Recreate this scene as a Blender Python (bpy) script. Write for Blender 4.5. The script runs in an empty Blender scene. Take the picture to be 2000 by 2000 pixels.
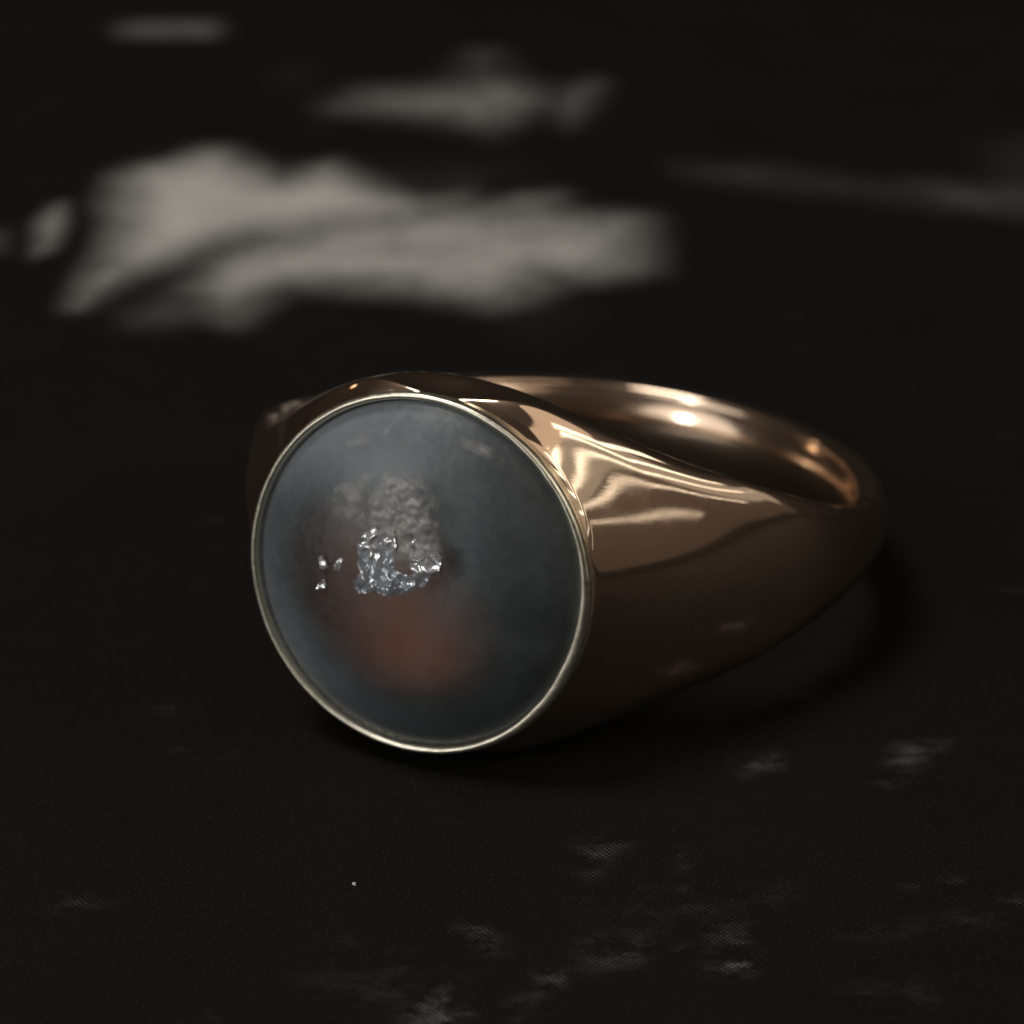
import bpy, math, random
import numpy as np
from mathutils import Vector, Matrix, noise as mn
C = bpy.context.scene
COL = C.collection
random.seed(7)
R = math.radians

# ------------------------------------------------------------------ measures (1 unit = 1 cm)
RB, RI, D, ED = 0.68, 1.183, 1.497, 0.070
TILT, AZ, ELEV, DIST, FPX = 0.2035, R(23.77), R(27.25), 8.954, 4815.0
WK = [0.725, 0.425, 0.150, 0.158, 0.178]          # half width of the band at 0, 45 .. 180 degrees
LIFT = 0.4425                                     # height of the hoop's centre when it rests on the sheet
BC = Vector((-math.sin(AZ) * D * math.cos(TILT), -math.cos(AZ) * D * math.cos(TILT), D * math.sin(TILT) + LIFT))

# ------------------------------------------------------------------ camera
fwd = Vector((0, math.cos(ELEV), -math.sin(ELEV))); up = Vector((0, math.sin(ELEV), math.cos(ELEV))); rt = Vector((1, 0, 0))
ox, oy = (810.0 - 1000) / FPX * DIST, (1126 - 1000) / FPX * DIST
CAM = BC - rt * ox + up * oy - fwd * DIST
cd = bpy.data.cameras.new('camera'); cam = bpy.data.objects.new('camera', cd); COL.objects.link(cam)
cam.matrix_world = Matrix((( rt.x, up.x, -fwd.x, CAM.x), (rt.y, up.y, -fwd.y, CAM.y), (rt.z, up.z, -fwd.z, CAM.z), (0, 0, 0, 1)))
cd.sensor_width = 36; cd.lens = FPX / 2000 * 36; cd.clip_start = 0.1; cd.clip_end = 500
cd.dof.use_dof = True; cd.dof.focus_distance = 8.6; cd.dof.aperture_fstop = 0.58
C.camera = cam

# ------------------------------------------------------------------ light: a dim room, its bulbs and added fill lights
w = bpy.data.worlds.new('World'); C.world = w; w.use_nodes = True
bg = w.node_tree.nodes['Background']; bg.inputs[0].default_value = (0.80, 0.72, 0.66, 1); bg.inputs[1].default_value = 0.014
def lamp(name, direction, dist, size, power, col, shape='DISK', size_y=None, roll=0.0, target=(0.2, 0, 0.5)):
    """an area light in the given direction from the ring, facing it"""
    ld = bpy.data.lights.new(name, 'AREA'); ld.shape = shape; ld.size = size
    if size_y: ld.size_y = size_y
    ld.energy = power; ld.color = col
    o = bpy.data.objects.new(name, ld); COL.objects.link(o)
    d = Vector(direction).normalized(); o.location = Vector(target) + d * dist
    q = d.to_track_quat('Z', 'Y'); o.rotation_mode = 'QUATERNION'
    from mathutils import Quaternion
    o.rotation_quaternion = q @ Quaternion((0, 0, 1), roll)
    return o
def azel(az, el):   # az: degrees to the right of straight away from camera
    return (math.sin(R(az)) * math.cos(R(el)), math.cos(R(az)) * math.cos(R(el)), math.sin(R(el)))
def strip(name, A, B, dist, width, radiance, col):
    """an added long area light between two directions seen from the ring"""
    T = Vector((0.2, 0, 0.5)); a = Vector(azel(*A)) * dist; b = Vector(azel(*B)) * dist
    x = (b - a); L = x.length; x.normalize(); c = (a + b) / 2; z = (c - x * c.dot(x)).normalized(); y = z.cross(x)
    ld = bpy.data.lights.new(name, 'AREA'); ld.shape = 'RECTANGLE'; ld.size = L; ld.size_y = width
    ld.energy = math.pi * L * width * radiance; ld.color = col
    o = bpy.data.objects.new(name, ld); COL.objects.link(o); p = T + c
    o.matrix_world = Matrix(((x.x, y.x, z.x, p.x), (x.y, y.y, z.y, p.y), (x.z, y.z, z.z, p.z), (0, 0, 0, 1)))
#LAMPS
lamp('overhead_fill_light', azel(-100, 68), 60, 22, 13500, (1, 0.96, 0.90))  # added to brighten the sheet, set where the ring hardly mirrors it
for (a0, e0, a1, e1, ww, rad) in ((118, 40, 74, 36, 2.4, 2.6), (146, 48, 118, 40, 2.4, 2.4),
        (117, 32.5, 84, 28, 1.1, 3.2), (144, 44, 117, 32.5, 1.1, 2.8), (118, 26.5, 90, 20.5, 0.8, 2.6), (143, 39, 118, 26.5, 0.8, 2.2),
        (120, 21.5, 98, 12, 0.6, 1.9), (142, 34.5, 120, 21.5, 0.6, 1.7), (139, 28.5, 113, 9.5, 0.4, 1.3)):
    strip('stripe_reflection_light', (a0, e0), (a1, e1), 40, ww, rad, (1, 0.95, 0.84))  # added strips, bent to draw the pale stripes mirrored in the shoulder
strip('stripe_backing_fill', (143, 41), (84, 14), 46, 12, 0.34, (1, 0.93, 0.80))  # added dim fill behind the strips, lifts the gaps between the stripes
strip('warm_band_fill', (152, 13), (84, 13), 52, 21, 0.055, (1, 0.74, 0.58))  # added low warm fill for the brown reflection on the band
lamp('flank_fill_light', azel(134, 60), 40, 27, math.pi * 572 * 0.72, (1, 0.82, 0.66))  # added broad warm fill for the pinkish reflection on the flank
lamp('round_bulb', azel(-126, 23), 40, 4.4, math.pi * 15.2 * 24, (1, 0.97, 0.95))
lamp('rim_fill_light', azel(-125, 15), 52, 46, math.pi * 1661 * 1.15, (1, 0.97, 0.93))  # added broad fill that brightens the bezel rim and greys the stone
lamp('warm_bulb', azel(-52, 16), 40, 2.6, math.pi * 5.3 * 6, (1, 0.66, 0.40))
#ENDLAMPS
C.view_settings.view_transform = 'Standard'; C.view_settings.look = 'None'
C.view_settings.exposure = 0; C.view_settings.gamma = 1

# ------------------------------------------------------------------ helpers
def px_ray(x, y):
    return (fwd + rt * ((x - 1000) / FPX) - up * ((y - 1000) / FPX))
def px_ground(x, y):
    d = px_ray(x, y); t = -CAM.z / d.z; p = CAM + d * t
    return p.x, p.y
M_RING = Matrix.Translation((0, 0, LIFT)) @ Matrix((
    (-math.sin(AZ), math.cos(AZ), 0, 0), (-math.cos(AZ), -math.sin(AZ), 0, 0), (0, 0, 1, 0), (0, 0, 0, 1))) @ Matrix.Rotation(-TILT, 4, 'Y')
def px_local(x, y, X):
    """pixel -> (Y, Z) in the ring's own frame on the plane X"""
    inv = M_RING.inverted(); o = inv @ CAM; d = inv.to_3x3() @ px_ray(x, y)
    t = (X - o.x) / d.x; p = o + d * t
    return p.y, p.z

def mesh_obj(name, verts, faces, mat, parent=None, smooth=True):
    me = bpy.data.meshes.new(name); me.from_pydata([tuple(v) for v in verts], [], faces); me.update()
    o = bpy.data.objects.new(name, me); COL.objects.link(o)
    if mat: me.materials.append(mat)
    if smooth: me.polygons.foreach_set('use_smooth', [True] * len(me.polygons))
    if parent: o.parent = parent
    return o
def weld_normals(o, dist=1e-5):
    import bmesh
    bm = bmesh.new(); bm.from_mesh(o.data); bmesh.ops.remove_doubles(bm, verts=bm.verts, dist=dist)
    bmesh.ops.dissolve_degenerate(bm, dist=1e-6, edges=bm.edges)
    bmesh.ops.recalc_face_normals(bm, faces=bm.faces); bm.to_mesh(o.data); bm.free()
    o.data.polygons.foreach_set('use_smooth', [True] * len(o.data.polygons))

class NT:
    def __init__(s, name):
        s.m = bpy.data.materials.new(name); s.m.use_nodes = True; s.t = s.m.node_tree; s.n = s.t.nodes; s.l = s.t.links
        s.p = s.n['Principled BSDF']; s.out = s.n['Material Output']
    def new(s, ty, **k):
        n = s.n.new(ty)
        for a, b in k.items():
            if a.startswith('i_'):
                key = a[2:]; key = int(key) if key.isdigit() else key.replace('_', ' ')
                if isinstance(b, bpy.types.NodeSocket): s.l.new(b, n.inputs[key])
                else: n.inputs[key].default_value = b
            else: setattr(n, a, b)
        return n
    def math(s, op, a, b=None, c=None, clamp=False):
        n = s.n.new('ShaderNodeMath'); n.operation = op; n.use_clamp = clamp
        for i, v in enumerate((a, b, c)):
            if v is None: continue
            if isinstance(v, bpy.types.NodeSocket): s.l.new(v, n.inputs[i])
            else: n.inputs[i].default_value = v
        return n.outputs[0]
    def maprange(s, v, a, b, c=0.0, d=1.0, smooth=True):
        n = s.n.new('ShaderNodeMapRange'); n.interpolation_type = 'SMOOTHSTEP' if smooth else 'LINEAR'
        s.l.new(v, n.inputs[0])
        for i, x in enumerate((a, b, c, d)): n.inputs[i + 1].default_value = x
        return n.outputs[0]
    def mixcol(s, f, a, b):
        n = s.n.new('ShaderNodeMix'); n.data_type = 'RGBA'
        for k, v in ((0, f), (6, a), (7, b)):
            if isinstance(v, bpy.types.NodeSocket): s.l.new(v, n.inputs[k])
            else: n.inputs[k].default_value = v
        return n.outputs[2]

# ------------------------------------------------------------------ materials
def gold_mat():
    t = NT('rose_gold'); tc = t.new('ShaderNodeTexCoord').outputs['Object']
    p = t.p; p.inputs['Metallic'].default_value = 1
    n1 = t.new('ShaderNodeTexNoise', i_Vector=tc, i_Scale=3.0, i_Detail=4.0)
    t.l.new(t.mixcol(n1.outputs[0], (0.76, 0.575, 0.425, 1), (0.84, 0.665, 0.505, 1)), p.inputs['Base Color'])
    n2 = t.new('ShaderNodeTexNoise', i_Vector=tc, i_Scale=14.0, i_Detail=6.0)
    sx = t.new('ShaderNodeSeparateXYZ', i_0=tc)
    rad = t.math('SQRT', t.math('ADD', t.math('POWER', sx.outputs[0], 2.0), t.math('POWER', sx.outputs[1], 2.0)))
    # the inside of the hoop is less polished than the outside
    t.l.new(t.math('ADD', t.maprange(n2.outputs[0], 0.35, 0.7, 0.035, 0.075), t.maprange(rad, RI - 0.005, RI + 0.02, 0.10, 0.0)), p.inputs['Roughness'])
    # hair scratches running with the band and fine pits
    mp = t.new('ShaderNodeMapping', i_Vector=tc, i_Scale=(14, 14, 120))
    n3 = t.new('ShaderNodeTexNoise', i_Vector=mp.outputs[0], i_Scale=1.0, i_Detail=5.0, i_Roughness=0.7)
    n4 = t.new('ShaderNodeTexNoise', i_Vector=tc, i_Scale=7.0, i_Detail=2.0)
    h = t.math('ADD', t.math('MULTIPLY', n3.outputs[0], 0.035), t.math('MULTIPLY', n4.outputs[0], 0.08))
    b = t.new('ShaderNodeBump', i_Height=h, i_Strength=0.12, i_Distance=0.01)
    t.l.new(b.outputs[0], p.inputs['Normal'])
    # worn polish: part of the surface scatters widely
    g2 = t.new('ShaderNodeBsdfGlossy', i_Color=(0.74, 0.50, 0.36, 1), i_Roughness=0.4, i_Normal=b.outputs[0])
    mx = t.new('ShaderNodeMixShader', i_0=0.16)
    t.l.new(p.outputs[0], mx.inputs[1]); t.l.new(g2.outputs[0], mx.inputs[2]); t.l.new(mx.outputs[0], t.out.inputs[0])
    return t.m
def bezel_mat():
    t = NT('pale_gold'); tc = t.new('ShaderNodeTexCoord').outputs['Object']
    p = t.p; p.inputs['Metallic'].default_value = 1
    n1 = t.new('ShaderNodeTexNoise', i_Vector=tc, i_Scale=4.0, i_Detail=3.0)
    t.l.new(t.mixcol(n1.outputs[0], (0.88, 0.82, 0.62, 1), (0.93, 0.90, 0.78, 1)), p.inputs['Base Color'])
    n2 = t.new('ShaderNodeTexNoise', i_Vector=tc, i_Scale=40.0, i_Detail=5.0)
    t.l.new(t.maprange(n2.outputs[0], 0.3, 0.7, 0.30, 0.40), p.inputs['Roughness'])
    n3 = t.new('ShaderNodeTexNoise', i_Vector=tc, i_Scale=55.0, i_Detail=4.0)
    b = t.new('ShaderNodeBump', i_Height=n3.outputs[0], i_Strength=0.22, i_Distance=0.003)
    t.l.new(b.outputs[0], p.inputs['Normal'])
    return t.m
def dish_mat():
    t = NT('reddish_foil_back'); tc = t.new('ShaderNodeTexCoord').outputs['Object']
    p = t.p; p.inputs['Metallic'].default_value = 0.92
    n1 = t.new('ShaderNodeTexNoise', i_Vector=tc, i_Scale=5.0, i_Detail=4.0)
    t.l.new(t.mixcol(n1.outputs[0], (0.17, 0.062, 0.033, 1), (0.27, 0.112, 0.064, 1)), p.inputs['Base Color'])
    p.inputs['Roughness'].default_value = 0.42
    return t.m
def cloud_mat():
    """milky layer inside the stone: opaque grey round the edge, open over the brown heart"""
    t = NT('milky_stone_layer'); tc = t.new('ShaderNodeTexCoord').outputs['Object']
    sx = t.new('ShaderNodeSeparateXYZ', i_0=tc); Y, Z = sx.outputs[1], sx.outputs[2]
    n1 = t.new('ShaderNodeTexNoise', i_Vector=tc, i_Scale=3.2, i_Detail=5.0, i_Roughness=0.55)
    n2 = t.new('ShaderNodeTexNoise', i_Vector=tc, i_Scale=16.0, i_Detail=6.0, i_Roughness=0.65)
    wob = t.math('MULTIPLY', t.math('SUBTRACT', n1.outputs[0], 0.5), 0.28)
    cy, cz = HEART
    dy = t.math('SUBTRACT', Y, cy); dz = t.math('SUBTRACT', Z, cz)
    a = R(-32)
    u = t.math('ADD', t.math('MULTIPLY', dy, math.cos(a)), t.math('MULTIPLY', dz, math.sin(a)))
    v = t.math('SUBTRACT', t.math('MULTIPLY', dz, math.cos(a)), t.math('MULTIPLY', dy, math.sin(a)))
    r = t.math('SQRT', t.math('ADD', t.math('POWER', t.math('DIVIDE', u, 0.52), 2.0), t.math('POWER', t.math('DIVIDE', v, 0.37), 2.0)))
    r = t.math('ADD', r, wob)
    milk = t.maprange(r, 0.40, 1.30, 0.02, 0.97)
    c = t.mixcol(n1.outputs[0], (0.33, 0.36, 0.395, 1), (0.43, 0.45, 0.45, 1))
    c = t.mixcol(t.maprange(n2.outputs[0], 0.52, 0.75, 0, 0.6), c, (0.36, 0.35, 0.32, 1))
    t.l.new(c, t.p.inputs['Base Color']); t.p.inputs['Roughness'].default_value = 0.6
    t.p.inputs['Specular IOR Level'].default_value = 0.1
    tr = t.new('ShaderNodeBsdfTransparent'); mx = t.new('ShaderNodeMixShader', i_0=milk)
    t.l.new(tr.outputs[0], mx.inputs[1]); t.l.new(t.p.outputs[0], mx.inputs[2]); t.l.new(mx.outputs[0], t.out.inputs[0])
    return t.m
def dome_mat():
    """polished clear skin of the cabochon"""
    t = NT('clear_polished_stone'); tc = t.new('ShaderNodeTexCoord').outputs['Object']
    n = t.new('ShaderNodeTexNoise', i_Vector=tc, i_Scale=30.0, i_Detail=6.0)
    b = t.new('ShaderNodeBump', i_Height=n.outputs[0], i_Strength=0.12, i_Distance=0.006)
    gl = t.new('ShaderNodeBsdfGlossy', i_Color=(1, 1, 1, 1), i_Normal=b.outputs[0])
    t.l.new(t.maprange(n.outputs[0], 0.3, 0.7, 0.22, 0.40), gl.inputs['Roughness'])
    fr = t.new('ShaderNodeFresnel', i_IOR=1.5)
    tr = t.new('ShaderNodeBsdfTransparent', i_Color=(0.86, 0.88, 0.90, 1))
    df = t.new('ShaderNodeBsdfDiffuse', i_Color=(0.26, 0.29, 0.31, 1))
    n2 = t.new('ShaderNodeTexNoise', i_Vector=tc, i_Scale=6.0, i_Detail=8.0, i_Roughness=0.7)
    m0 = t.new('ShaderNodeMixShader', i_0=t.maprange(n2.outputs[0], 0.35, 0.8, 0.10, 0.24))
    t.l.new(tr.outputs[0], m0.inputs[1]); t.l.new(df.outputs[0], m0.inputs[2])
    mx = t.new('ShaderNodeMixShader', i_0=fr.outputs[0]); t.l.new(m0.outputs[0], mx.inputs[1]); t.l.new(gl.outputs[0], mx.inputs[2])
    t.l.new(mx.outputs[0], t.out.inputs[0])
    return t.m
def flake_mat(name, lo, hi, rough, metal, cut=None):
    t = NT(name); tc = t.new('ShaderNodeTexCoord').outputs['Object']
    n1 = t.new('ShaderNodeTexNoise', i_Vector=tc, i_Scale=22.0, i_Detail=4.0)
    t.l.new(t.mixcol(n1.outputs[0], lo, hi), t.p.inputs['Base Color'])
    t.p.inputs['Roughness'].default_value = rough; t.p.inputs['Metallic'].default_value = metal
    if cut:
        at = t.new('ShaderNodeAttribute', attribute_name='cover')
        n2 = t.new('ShaderNodeTexNoise', i_Vector=tc, i_Scale=cut[0], i_Detail=7.0, i_Roughness=0.6)
        m = t.math('MULTIPLY', at.outputs['Fac'], t.maprange(n2.outputs[0], cut[1], cut[2], cut[3], cut[4]))
        tr = t.new('ShaderNodeBsdfTransparent'); mx = t.new('ShaderNodeMixShader', i_0=m)
        t.l.new(tr.outputs[0], mx.inputs[1]); t.l.new(t.p.outputs[0], mx.inputs[2]); t.l.new(mx.outputs[0], t.out.inputs[0])
    return t.m
def print_mat():
    t = NT('printed_black_paper'); tc = t.new('ShaderNodeTexCoord').outputs['Object']
    at = t.new('ShaderNodeAttribute', attribute_name='tone').outputs['Fac']
    n0 = t.new('ShaderNodeTexNoise', i_Vector=tc, i_Scale=1.3, i_Detail=5.0)
    n1 = t.new('ShaderNodeTexNoise', i_Vector=tc, i_Scale=9.0, i_Detail=6.0, i_Roughness=0.65)
    sy = t.new('ShaderNodeSeparateXYZ', i_0=tc).outputs[1]
    near = t.maprange(sy, -1.2, 0.6, 1.0, 0.0)
    mpp = t.new('ShaderNodeMapping', i_Vector=tc, i_Scale=(5, 9, 1), i_Rotation=(0, 0, 0.5))
    nf = t.new('ShaderNodeTexNoise', i_Vector=mpp.outputs[0], i_Scale=1.0, i_Detail=7.0, i_Roughness=0.7)
    fleck = t.maprange(nf.outputs[0], 0.42, 0.66, 0.0, 2.0)
    lay = t.math('ADD', 1.0, t.math('MULTIPLY', near, t.math('SUBTRACT', fleck, 1.0)))
    tone = t.math('MULTIPLY', at, t.maprange(n1.outputs[0], 0.3, 0.7, 0.90, 1.06))
    tone = t.math('MULTIPLY', tone, lay)
    nb = t.new('ShaderNodeTexNoise', i_Vector=tc, i_Scale=2.4, i_Detail=8.0, i_Roughness=0.68)
    edge = t.math('MULTIPLY', tone, t.math('SUBTRACT', 1.0, tone))
    tone = t.math('ADD', tone, t.math('MULTIPLY', t.math('SUBTRACT', nb.outputs[0], 0.52), t.math('MULTIPLY', edge, 3.0)))
    mps = t.new('ShaderNodeMapping', i_Vector=tc, i_Scale=(1.5, 2.6, 1), i_Rotation=(0, 0, -0.12))
    ns = t.new('ShaderNodeTexNoise', i_Vector=mps.outputs[0], i_Scale=1.0, i_Detail=8.0, i_Roughness=0.7)
    tone = t.math('MAXIMUM', tone, t.maprange(ns.outputs[0], 0.60, 0.88, 0.0, 0.06))
    # halftone screen: a lattice of dots whose size follows the tone
    sx = t.new('ShaderNodeSeparateXYZ', i_0=tc); k = 2 * math.pi / 0.0150; a = R(38)
    X, Y = sx.outputs[0], sx.outputs[1]
    u = t.math('ADD', t.math('MULTIPLY', X, k * math.cos(a)), t.math('MULTIPLY', Y, k * math.sin(a)))
    v = t.math('SUBTRACT', t.math('MULTIPLY', Y, k * math.cos(a)), t.math('MULTIPLY', X, k * math.sin(a)))
    s = t.math('MULTIPLY_ADD', t.math('ADD', t.math('SINE', u), t.math('SINE', v)), 0.25, 0.5)
    amp = t.math('MULTIPLY', tone, 2.6, clamp=True)
    dot = t.math('MULTIPLY_ADD', t.math('MULTIPLY', t.math('SUBTRACT', s, 0.5), 1.3), amp, tone, clamp=True)
    ink = t.mixcol(n0.outputs[0], (0.0066, 0.0066, 0.0064, 1), (0.0115, 0.011, 0.0105, 1))
    ng = t.new('ShaderNodeTexNoise', i_Vector=tc, i_Scale=90.0, i_Detail=3.0)
    ink = t.mixcol(t.maprange(ng.outputs[0], 0.5, 0.72, 0.0, 0.8), ink, (0.022, 0.021, 0.020, 1))
    c = t.mixcol(dot, ink, (0.80, 0.78, 0.74, 1))
    t.l.new(c, t.p.inputs['Base Color'])
    t.l.new(t.maprange(n1.outputs[0], 0.3, 0.7, 0.5, 0.65), t.p.inputs['Roughness'])
    t.p.inputs['Specular IOR Level'].default_value = 0.06
    n3 = t.new('ShaderNodeTexNoise', i_Vector=tc, i_Scale=60.0, i_Detail=4.0)
    b = t.new('ShaderNodeBump', i_Height=n3.outputs[0], i_Strength=0.25, i_Distance=0.004)
    t.l.new(b.outputs[0], t.p.inputs['Normal'])
    return t.m

# ------------------------------------------------------------------ the printed sheet
def smooth(a, b, x):
    t = np.clip((x - a) / (b - a), 0, 1); return t * t * (3 - 2 * t)
def poly_dist(P, poly):
    """signed distance (inside negative) of points P to a polygon"""
    poly = np.array(poly); n = len(poly); best = np.full(len(P), 1e9); ins = np.zeros(len(P), bool)
    for i in range(n):
        a, b = poly[i], poly[(i + 1) % n]; ab = b - a
        u = np.clip(((P - a) @ ab) / (ab @ ab), 0, 1)
        d = P - (a + u[:, None] * ab); best = np.minimum(best, (d ** 2).sum(1))
        c = ((a[1] > P[:, 1]) != (b[1] > P[:, 1]))
        with np.errstate(divide='ignore', invalid='ignore'):
            xi = (b[0] - a[0]) * (P[:, 1] - a[1]) / (b[1] - a[1]) + a[0]
        ins ^= c & (P[:, 0] < xi)
    d = np.sqrt(best); d[ins] *= -1
    return d
# shapes of the printed picture (traced as outlines, then laid out flat on the sheet): outline, tone, softness
SHAPES = [
    ([(440,510),(560,440),(800,395),(1050,400),(1180,425),(1100,480),(700,520),(480,560)], 0.52, 0.20),
    ([(150,598),(165,560),(205,485),(210,400),(215,350),(260,325),(330,315),(400,290),(450,290),(500,320),(545,350),(600,330),(660,318),(720,345),(770,375),(800,395),(780,420),(700,432),(600,448),(500,462),(400,492),(300,530),(220,560)], 0.74, 0.14),
    ([(360,560),(400,525),(450,500),(520,478),(620,470),(740,455),(760,470),(880,452),(1000,448),(1100,435),(1200,418),(1262,420),(1268,470),(1265,530),(1180,545),(1100,550),(1020,590),(960,600),(880,590),(800,575),(700,570),(560,560),(500,600),(460,625),(420,610),(390,590)], 0.58, 0.18),
    ([(230,610),(300,575),(380,580),(400,625),(330,640),(250,635)], 0.25, 0.14),
    ([(760,400),(860,378),(930,368),(900,395),(800,420)], 0.40, 0.10),
    ([(950,405),(1000,375),(1080,370),(1110,380),(1060,400),(1000,415)], 0.46, 0.10),
    ([(65,500),(70,440),(100,405),(125,400),(125,440),(95,490)], 0.62, 0.07),
    ([(-30,500),(-20,450),(5,455),(5,490)], 0.4, 0.10),
    ([(215,48),(280,40),(430,40),(450,60),(420,76),(300,78),(220,72)], 0.30, 0.08),
    ([(640,200),(700,175),(800,165),(880,160),(980,155),(1060,165),(1080,190),(1000,240),(960,265),(900,250),(820,235),(720,225),(650,215)], 0.42, 0.18),
    ([(890,120),(930,95),(970,95),(1000,130),(1000,170),(900,165)], 0.26, 0.16),
    ([(900,190),(960,175),(1010,200),(1010,240),(950,240)], 0.32, 0.16),
    ([(1080,220),(1110,170),(1160,155),(1180,165),(1140,220),(1100,250)], 0.40, 0.14),
    ([(540,140),(600,130),(610,170),(560,170)], 0.10, 0.2),
    ([(1340,320),(1480,325),(1600,345),(1760,360),(1850,360),(2020,385),(2020,425),(1850,405),(1700,385),(1500,365),(1360,345)], 0.21, 0.2),
    ([(1800,360),(1900,365),(2020,370),(2020,420),(1880,405)], 0.18, 0.2),
    ([(1960,290),(2020,270),(2020,400),(1970,380)], 0.16, 0.3),
    ([(540,330),(760,330),(980,330),(900,400),(600,420)], 0.12, 0.35),
    ([(1000,600),(1080,590),(1150,610),(1050,680),(990,660)], 0.06, 0.2),
    ([(780,1560),(830,1570),(920,1620),(900,1640),(820,1600)], 0.05, 0.12),
    # pale halftone flecks in front of the ring
    ([(1385,1895),(1450,1870),(1460,1840),(1480,1890),(1430,1905)], 0.42, 0.05),
    ([(1370,1880),(1410,1800),(1490,1800),(1480,1850),(1420,1860)], 0.17, 0.10),
    ([(1130,1850),(1190,1830),(1260,1830),(1230,1880),(1150,1890)], 0.22, 0.10),
    ([(1110,1660),(1180,1630),(1220,1650),(1150,1710),(1100,1690)], 0.16, 0.08),
    ([(800,1960),(860,1930),(910,1960),(900,2010),(800,2010)], 0.30, 0.09),
    ([(760,1860),(790,1850),(790,1880),(765,1880)], 0.20, 0.06),
    ([(890,1800),(940,1810),(980,1850),(940,1850)], 0.22, 0.06),
    ([(1030,1890),(1090,1890),(1090,1920),(1050,1920)], 0.20, 0.06),
    ([(600,1900),(700,1900),(900,1900),(850,1960),(650,1960)], 0.10, 0.10),
    ([(960,1960),(1040,1930),(1060,1960),(1000,1990)], 0.14, 0.08),
    ([(1440,1490),(1530,1475),(1530,1500),(1460,1520)], 0.20, 0.06),
    ([(1730,1450),(1840,1445),(1800,1475),(1740,1530),(1720,1520)], 0.18, 0.08),
    ([(1770,1735),(1830,1715),(1880,1722),(1820,1735)], 0.28, 0.04),
    ([(1960,1765),(2010,1750),(2010,1770)], 0.25, 0.05),
    ([(1640,1830),(1800,1800),(1960,1780),(1960,1800),(1780,1830)], 0.10, 0.08),
    ([(1640,1930),(1800,1920),(1850,1960),(1700,1990)], 0.09, 0.10),
    ([(1330,1650),(1360,1680),(1340,1740),(1325,1700)], 0.12, 0.06),
    ([(1150,1780),(1300,1740),(1560,1740),(1560,1760),(1300,1800)], 0.08, 0.14),
]
def make_sheet():
    x0, x1, y0, y1, h = -3.2, 4.4, -3.2, 9.6, 0.022
    nx, ny = int((x1 - x0) / h), int((y1 - y0) / h)
    xs = np.linspace(x0, x1, nx); ys = np.linspace(y0, y1, ny)
    # a wide skirt carries the sheet on beyond the fine area
    xs = np.concatenate([[-45, -15, -6], xs, [7, 15, 45]]); ys = np.concatenate([[-40, -15, -6], ys, [14, 30, 90]])
    X, Y = np.meshgrid(xs, ys); P = np.stack([X.ravel(), Y.ravel()], 1)
    # uneven, brushy borders: wobble the lookup points
    wob = np.zeros_like(P); rng = np.random.RandomState(3)
    for _ in range(14):
        f = rng.uniform(2.5, 16); a = rng.uniform(0, 6.28); ph = rng.uniform(0, 6.28, 2)
        s = np.sin(P @ np.array([np.cos(a), 0.6 * np.sin(a)]) * f + ph[0]); wob[:, 0] += s * 0.03 / f
        s = np.sin(P @ np.array([np.sin(a), 0.6 * np.cos(a)]) * f + ph[1]); wob[:, 1] += s * 0.03 / f
    Q = P + wob; tone = np.zeros(len(P))
    for outl, val, soft in SHAPES:
        val = val if val > 0.5 else val ** 1.5
        if np.mean([p[1] for p in outl]) > 1300: val *= 0.85; soft *= 1.6
        g = np.array([px_ground(*p) for p in outl])
        lo, hi = g.min(0) - 0.8, g.max(0) + 0.8
        m = ((Q >= lo) & (Q <= hi)).all(1)
        d = poly_dist(Q[m], g); s = soft * (2.2 if g[:, 1].mean() > 0 else 1.0)
        tone[m] = np.maximum(tone[m], 0) + (1 - tone[m]) * val * (1 - smooth(-s * 1.5, s * 0.6, d))
    nX, nY = len(xs), len(ys)
    i = np.arange((nY - 1) * (nX - 1)); r, c = i // (nX - 1), i % (nX - 1); a = r * nX + c
    F = np.stack([a, a + 1, a + nX + 1, a + nX], 1)
    me = bpy.data.meshes.new('printed_sheet')
    V = np.zeros((len(P), 3), np.float32); V[:, :2] = P
    me.vertices.add(len(V)); me.vertices.foreach_set('co', V.ravel())
    me.loops.add(F.size); me.loops.foreach_set('vertex_index', F.ravel().astype(np.int32))
    me.polygons.add(len(F)); me.polygons.foreach_set('loop_start', (np.arange(len(F)) * 4).astype(np.int32))
    me.polygons.foreach_set('use_smooth', np.ones(len(F), bool)); me.update(calc_edges=True)
    at = me.attributes.new('tone', 'FLOAT', 'POINT'); at.data.foreach_set('value', tone.astype(np.float32))
    o = bpy.data.objects.new('printed_tabletop', me); COL.objects.link(o); me.materials.append(print_mat())
    o['kind'] = 'structure'
    return o
make_sheet()

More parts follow.
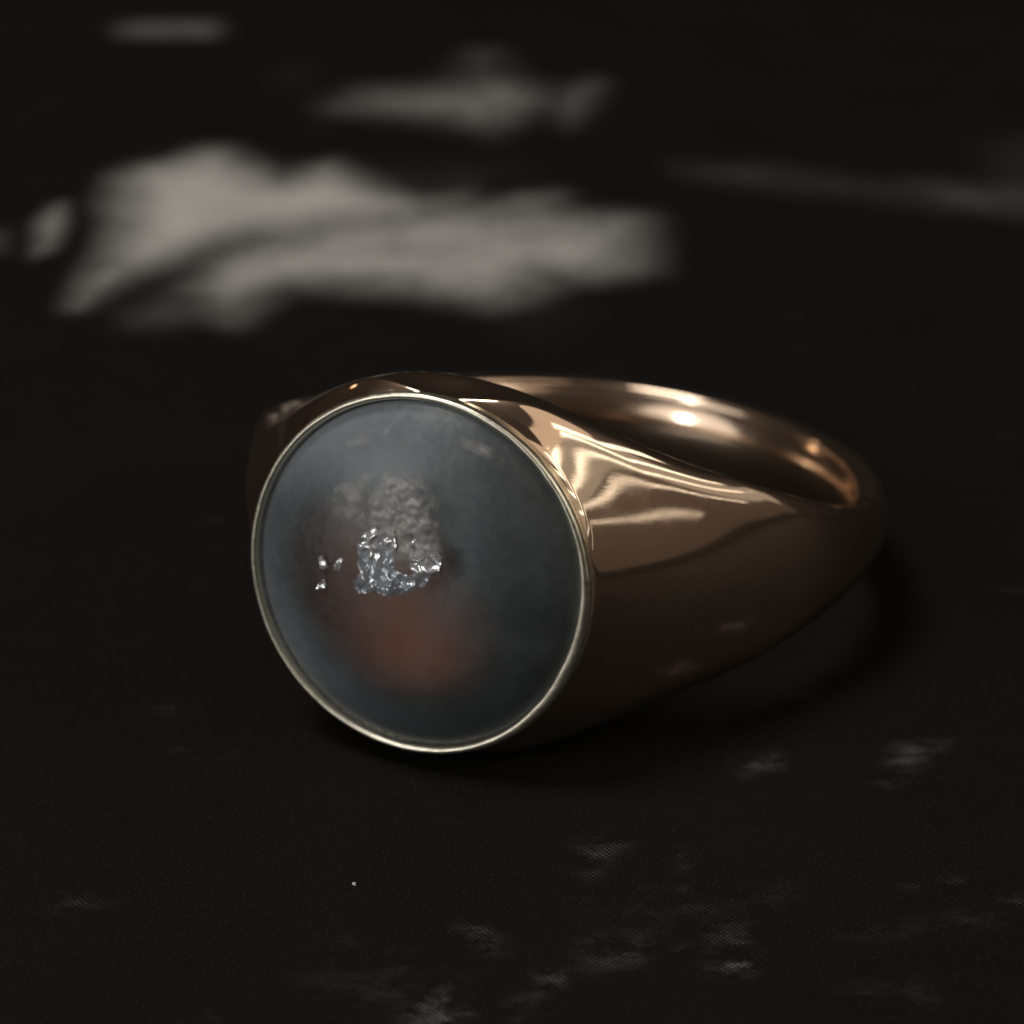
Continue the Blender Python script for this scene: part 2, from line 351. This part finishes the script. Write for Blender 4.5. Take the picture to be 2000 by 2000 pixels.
# ------------------------------------------------------------------ the ring
def wfun(ph, side=1):
    x = abs((ph + math.pi) % (2 * math.pi) - math.pi) / (math.pi / 4)
    W = list(WK); W[1] = WK[1] if side > 0 else 0.335
    K = [W[1]] + W + [W[3]]; i = min(max(int(x), 0), 3); f = x - i
    a, b, c, d = K[i:i + 4]
    return b + .5 * f * (c - a + f * (2 * a - 5 * b + 4 * c - d + f * (3 * (b - c) + d - a)))
def sst(a, b, x):
    t = min(max((x - a) / (b - a), 0), 1); return t * t * (3 - 2 * t)
D0, RC = D - 0.10, 0.655
def band_mesh():
    NU, M, K, NI = 200, 72, 14, 32
    V = []; F = []
    for side in (1, -1):
        base = len(V)
        for i in range(NU + 1):
            u = (i / NU) ** 1.6; sec = []
            ph = math.pi * u
            # outside, bottom edge -> top edge
            for j in range(M + 1):
                psi = -math.pi / 2 + math.pi * j / M; cp, sp = math.cos(psi), math.sin(psi)
                if j in (0, M): cp = 0.0
                p00 = math.atan2(RC * cp, D0); phi = p00 + (math.pi - p00) * u
                T = 0.065 + 0.02 * (1 - sst(0.3, 1.75, phi))
                r1 = RI + ED + T * cp ** 0.9
                q = min(1.0, (phi - p00) / 0.75); m4 = abs(sp) ** 5
                fall = (1 - q) ** 2.2 * (1 - m4) + (1 - sst(0, 1, q)) * m4
                r = r1 + (math.hypot(D0, RC * cp) - 0.006 - r1) * fall
                wz = wfun(phi, side); wz = RC + (wz - RC) * sst(0.0, 0.34, phi)
                B = (r * math.cos(phi), r * math.sin(phi), wz * sp)
                Cc = (D0 - 1.2 * u * cp, RC * cp, RC * sp)
                b = sst(0.0, 0.010, u)
                sec.append([Cc[k] * (1 - b) + B[k] * b for k in range(3)])
            E1, E0 = sec[-1], sec[0]; wv = wfun(ph, side)
            RHO = 0.032 + 0.06 * (1 - sst(0.5, 1.5, ph))
            rE = math.hypot(E1[0], E1[1])
            def flank(sg, tau):
                Ez = E1[2]
                r = rE + (RI - rE) * tau
                t0 = 1 - min(1.0, RHO / max(rE - RI, RHO)); q = max(0, (tau - t0) / (1 - t0))
                z = Ez + (wv - Ez) * sst(0, 1, tau) - RHO * (1 - math.sqrt(max(0, 1 - q * q)))
                return [r * math.cos(ph), r * math.sin(ph), sg * z]
            for k in range(1, K + 1): sec.append(flank(1, math.sin(k / K * math.pi / 2)))
            zi = wv - RHO
            for k in range(1, NI):
                v = 1 - 2 * k / NI; z = zi * v
                r = RI - 0.038 * (1 - v * v)          # comfort fit: the inside is softly domed
                sec.append([r * math.cos(ph), r * math.sin(ph), z])
            for k in range(K, 0, -1): sec.append(flank(-1, math.sin(k / K * math.pi / 2)))
            for p in sec: V.append((p[0], side * p[1], p[2]))
            n = len(sec)
        for i in range(NU):
            for j in range(n):
                a = base + i * n + j; b = base + i * n + (j + 1) % n
                F.append((a, b, b + n, a + n))
    return V, F
def lathe(profile, n=192, wobble=None):
    """profile: (X, radius) closed loop or open, turned about the X axis"""
    V = []; F = []; m = len(profile)
    for i in range(n):
        a = 2 * math.pi * i / n
        for k, (x, r) in enumerate(profile):
            if wobble: x, r = wobble(x, r, a, k)
            V.append((x, r * math.cos(a), r * math.sin(a)))
    for i in range(n):
        for k in range(m - 1):
            a = i * m + k; b = ((i + 1) % n) * m + k
            F.append((a, b, b + 1, a + 1))
    return V, F

ring = bpy.data.objects.new('signet_ring', None); COL.objects.link(ring)
ring.matrix_world = M_RING
ring['label'] = 'polished rose gold ring with a round smoky domed stone lying on a dark printed sheet'
ring['category'] = 'ring'
GOLD, PALE = gold_mat(), bezel_mat()
V, F = band_mesh(); band = mesh_obj('band', V, F, GOLD, ring); weld_normals(band)

# cup wall and collar holding the stone
def bez_wob(x, r, a, k):
    n = mn.noise(Vector((math.cos(a) * 9, math.sin(a) * 9, k * 0.3)))
    n2 = mn.noise(Vector((math.cos(a) * 2, math.sin(a) * 2, 5.0)))
    thick = 0.020 * math.exp(-((a - R(-20) + math.pi) % (2 * math.pi) - math.pi) ** 2 / 0.35)
    if r < 0.672 and x > D - 0.03: r -= thick + 0.0025 * n
    return x + 0.0012 * n + 0.002 * n2, r + 0.001 * n
prof = [(D - 0.10, 0.640), (D - 0.10, 0.662), (D - 0.085, 0.667), (D - 0.06, 0.668), (D - 0.055, 0.674), (D - 0.03, 0.679), (D - 0.014, 0.6815),
        (D - 0.005, 0.679), (D + 0.002, 0.674), (D + 0.004, 0.668), (D + 0.0025, 0.661), (D - 0.004, 0.656), (D - 0.03, 0.650), (D - 0.06, 0.648)]
V, F = lathe(prof, 360, bez_wob); bez = mesh_obj('bezel', V, F, PALE, ring); weld_normals(bez)

# reddish backing dish under the stone
prof = []
for k in range(25):
    q = k / 24; prof.append((D - 0.04 - 0.15 * math.cos(q * math.pi / 2), 0.652 * math.sin(q * math.pi / 2) + 1e-5))
V, F = lathe(prof, 96); dish = mesh_obj('backing_dish', V, F, dish_mat(), ring); weld_normals(dish)

# the cabochon: clear polished dome over a milky layer
HEART = px_local(695, 1165, D + 0.09)
def dome(name, r0, x0, h, mat, parent, pw=2.0):
    prof = []
    for k in range(49):
        q = k / 48; rr = r0 * math.sin(q * math.pi / 2) + 1e-5
        prof.append((x0 + h * (1 - (rr / r0) ** pw) ** 0.95 if rr < r0 else x0, rr))
    prof.append((x0 - 0.03, r0))
    V, F = lathe(prof, 160); o = mesh_obj(name, V, F, mat, parent); weld_normals(o); return o
stone = dome('cabochon_stone', 0.649, D - 0.018, 0.21, dome_mat(), ring)
cloud = dome('milky_layer', 0.645, D - 0.034, 0.13, cloud_mat(), stone)

# lamp glints on the stone put in as pale patches, plus small flakes
def patch(name, outline, X, n, amp, fscale, mat, soft=0.02, seed=0, hole=None):
    g = np.array([px_local(x, y, X) for x, y in outline]); lo, hi = g.min(0) - 0.02, g.max(0) + 0.02
    ys = np.linspace(lo[0], hi[0], n); zs = np.linspace(lo[1], hi[1], n)
    P = np.array([(y, z) for z in zs for y in ys]); d = poly_dist(P, g)
    V = []; 
    for (y, z), dd in zip(P, d):
        q = Vector((y * fscale, z * fscale, seed))
        hgt = amp * (mn.noise(q) + 0.5 * mn.noise(q * 2.3)) - 0.5 * amp * abs(mn.noise(q * 1.3 + Vector((4, 4, 4))))
        V.append((X + hgt - 0.03 * ((y ** 2 + z ** 2) / 0.3), y, z))
    F = []; keep = d < 0.012 + 0.010 * np.array([mn.noise(Vector((y * 30, z * 30, seed))) for y, z in P])
    if hole:
        keep &= np.array([mn.noise(Vector((y * hole[0], z * hole[0], seed + 9))) < hole[1] for y, z in P])
    for r in range(n - 1):
        for c in range(n - 1):
            a = r * n + c
            if keep[a] and keep[a + 1] and keep[a + n] and keep[a + n + 1]: F.append((a, a + 1, a + n + 1, a + n))
    o = mesh_obj(name, V, F, mat, stone, smooth=True)
    at = o.data.attributes.new('cover', 'FLOAT', 'POINT'); at.data.foreach_set('value', np.clip(-d / soft + 0.3, 0, 1).astype(np.float32))
    import bmesh
    bm = bmesh.new(); bm.from_mesh(o.data); bmesh.ops.delete(bm, geom=[v for v in bm.verts if not v.link_faces], context='VERTS'); bm.to_mesh(o.data); bm.free()
    return o
SIL = flake_mat('silvery_glint_flake', (0.62, 0.62, 0.67, 1), (0.97, 0.97, 1.0, 1), 0.16, 0.6)  # bright colour of the lamp glint, shared by the tiny flakes
GRY = flake_mat('grey_glint_flake', (0.26, 0.26, 0.255, 1), (0.50, 0.495, 0.48, 1), 0.32, 0.0, (12, 0.40, 0.52, 0.08, 0.72))  # grey lamp reflection put into the colour, shared by the arc flakes
XI = D + 0.184
patch('glint_flake', [(712,1046),(730,1036),(758,1044),(772,1064),(768,1090),(758,1112),(778,1124),(800,1132),(812,1120),(806,1096),(800,1070),(812,1054),(828,1062),(838,1078),(856,1090),(850,1112),(828,1136),(800,1152),(765,1160),(730,1150),(700,1156),(690,1138),(710,1120),(700,1095),(702,1068)], XI, 150, 0.021, 16, SIL, seed=1)
patch('glint_flake', [(625,1090),(636,1105),(630,1110),(622,1108)], XI - 0.01, 12, 0.01, 50, SIL, seed=4)
patch('glint_flake', [(662,1093),(666,1096),(658,1114),(655,1112)], XI - 0.01, 12, 0.01, 50, SIL, seed=5)
patch('glint_flake', [(624,1140),(631,1143),(630,1150),(622,1146)], XI - 0.01, 10, 0.01, 50, SIL, seed=6)
patch('glint_flake', [(735,930),(800,925),(830,950),(848,990),(850,1040),(860,1090),(820,1110),(780,1100),(725,1060),(715,985)], XI + 0.01, 80, 0.010, 18, GRY, 0.08, 7)
patch('glint_flake', [(650,960),(720,930),(730,1000),(715,1030),(680,1020),(650,1000)], XI + 0.0, 50, 0.008, 18, GRY, 0.16, 8)
patch('glint_flake', [(670,870),(720,845),(755,838),(750,850),(700,868),(680,880)], D + 0.12, 40, 0.004, 18, GRY, 0.05, 9)
patch('glint_flake', [(880,862),(925,868),(965,892),(975,905),(940,895),(900,876)], D + 0.10, 40, 0.004, 18, GRY, 0.05, 10)

# a crumb of dust on the sheet in front of the ring
def dust(px, py, size, label):
    import bmesh
    bm = bmesh.new(); bmesh.ops.create_icosphere(bm, subdivisions=3, radius=size)
    for v in bm.verts:
        v.co *= 1 + 0.9 * mn.noise(v.co * (1.3 / size)); v.co.z *= 0.6
    lo = min(v.co.z for v in bm.verts)
    me = bpy.data.meshes.new('dust_speck'); bm.to_mesh(me); bm.free()
    t = NT('pale_dust'); t.p.inputs['Roughness'].default_value = 0.8
    n = t.new('ShaderNodeTexNoise', i_Scale=60.0)
    t.l.new(t.mixcol(n.outputs[0], (0.4, 0.38, 0.34, 1), (0.8, 0.78, 0.72, 1)), t.p.inputs['Base Color'])
    me.materials.append(t.m); o = bpy.data.objects.new('dust_speck', me); COL.objects.link(o)
    x, y = px_ground(px, py); o.location = (x, y, -lo + 0.0005)
    o['label'] = label; o['category'] = 'dust speck'
dust(692, 1729, 0.0062, 'tiny pale crumb of dust lying on the dark printed sheet below the stone')
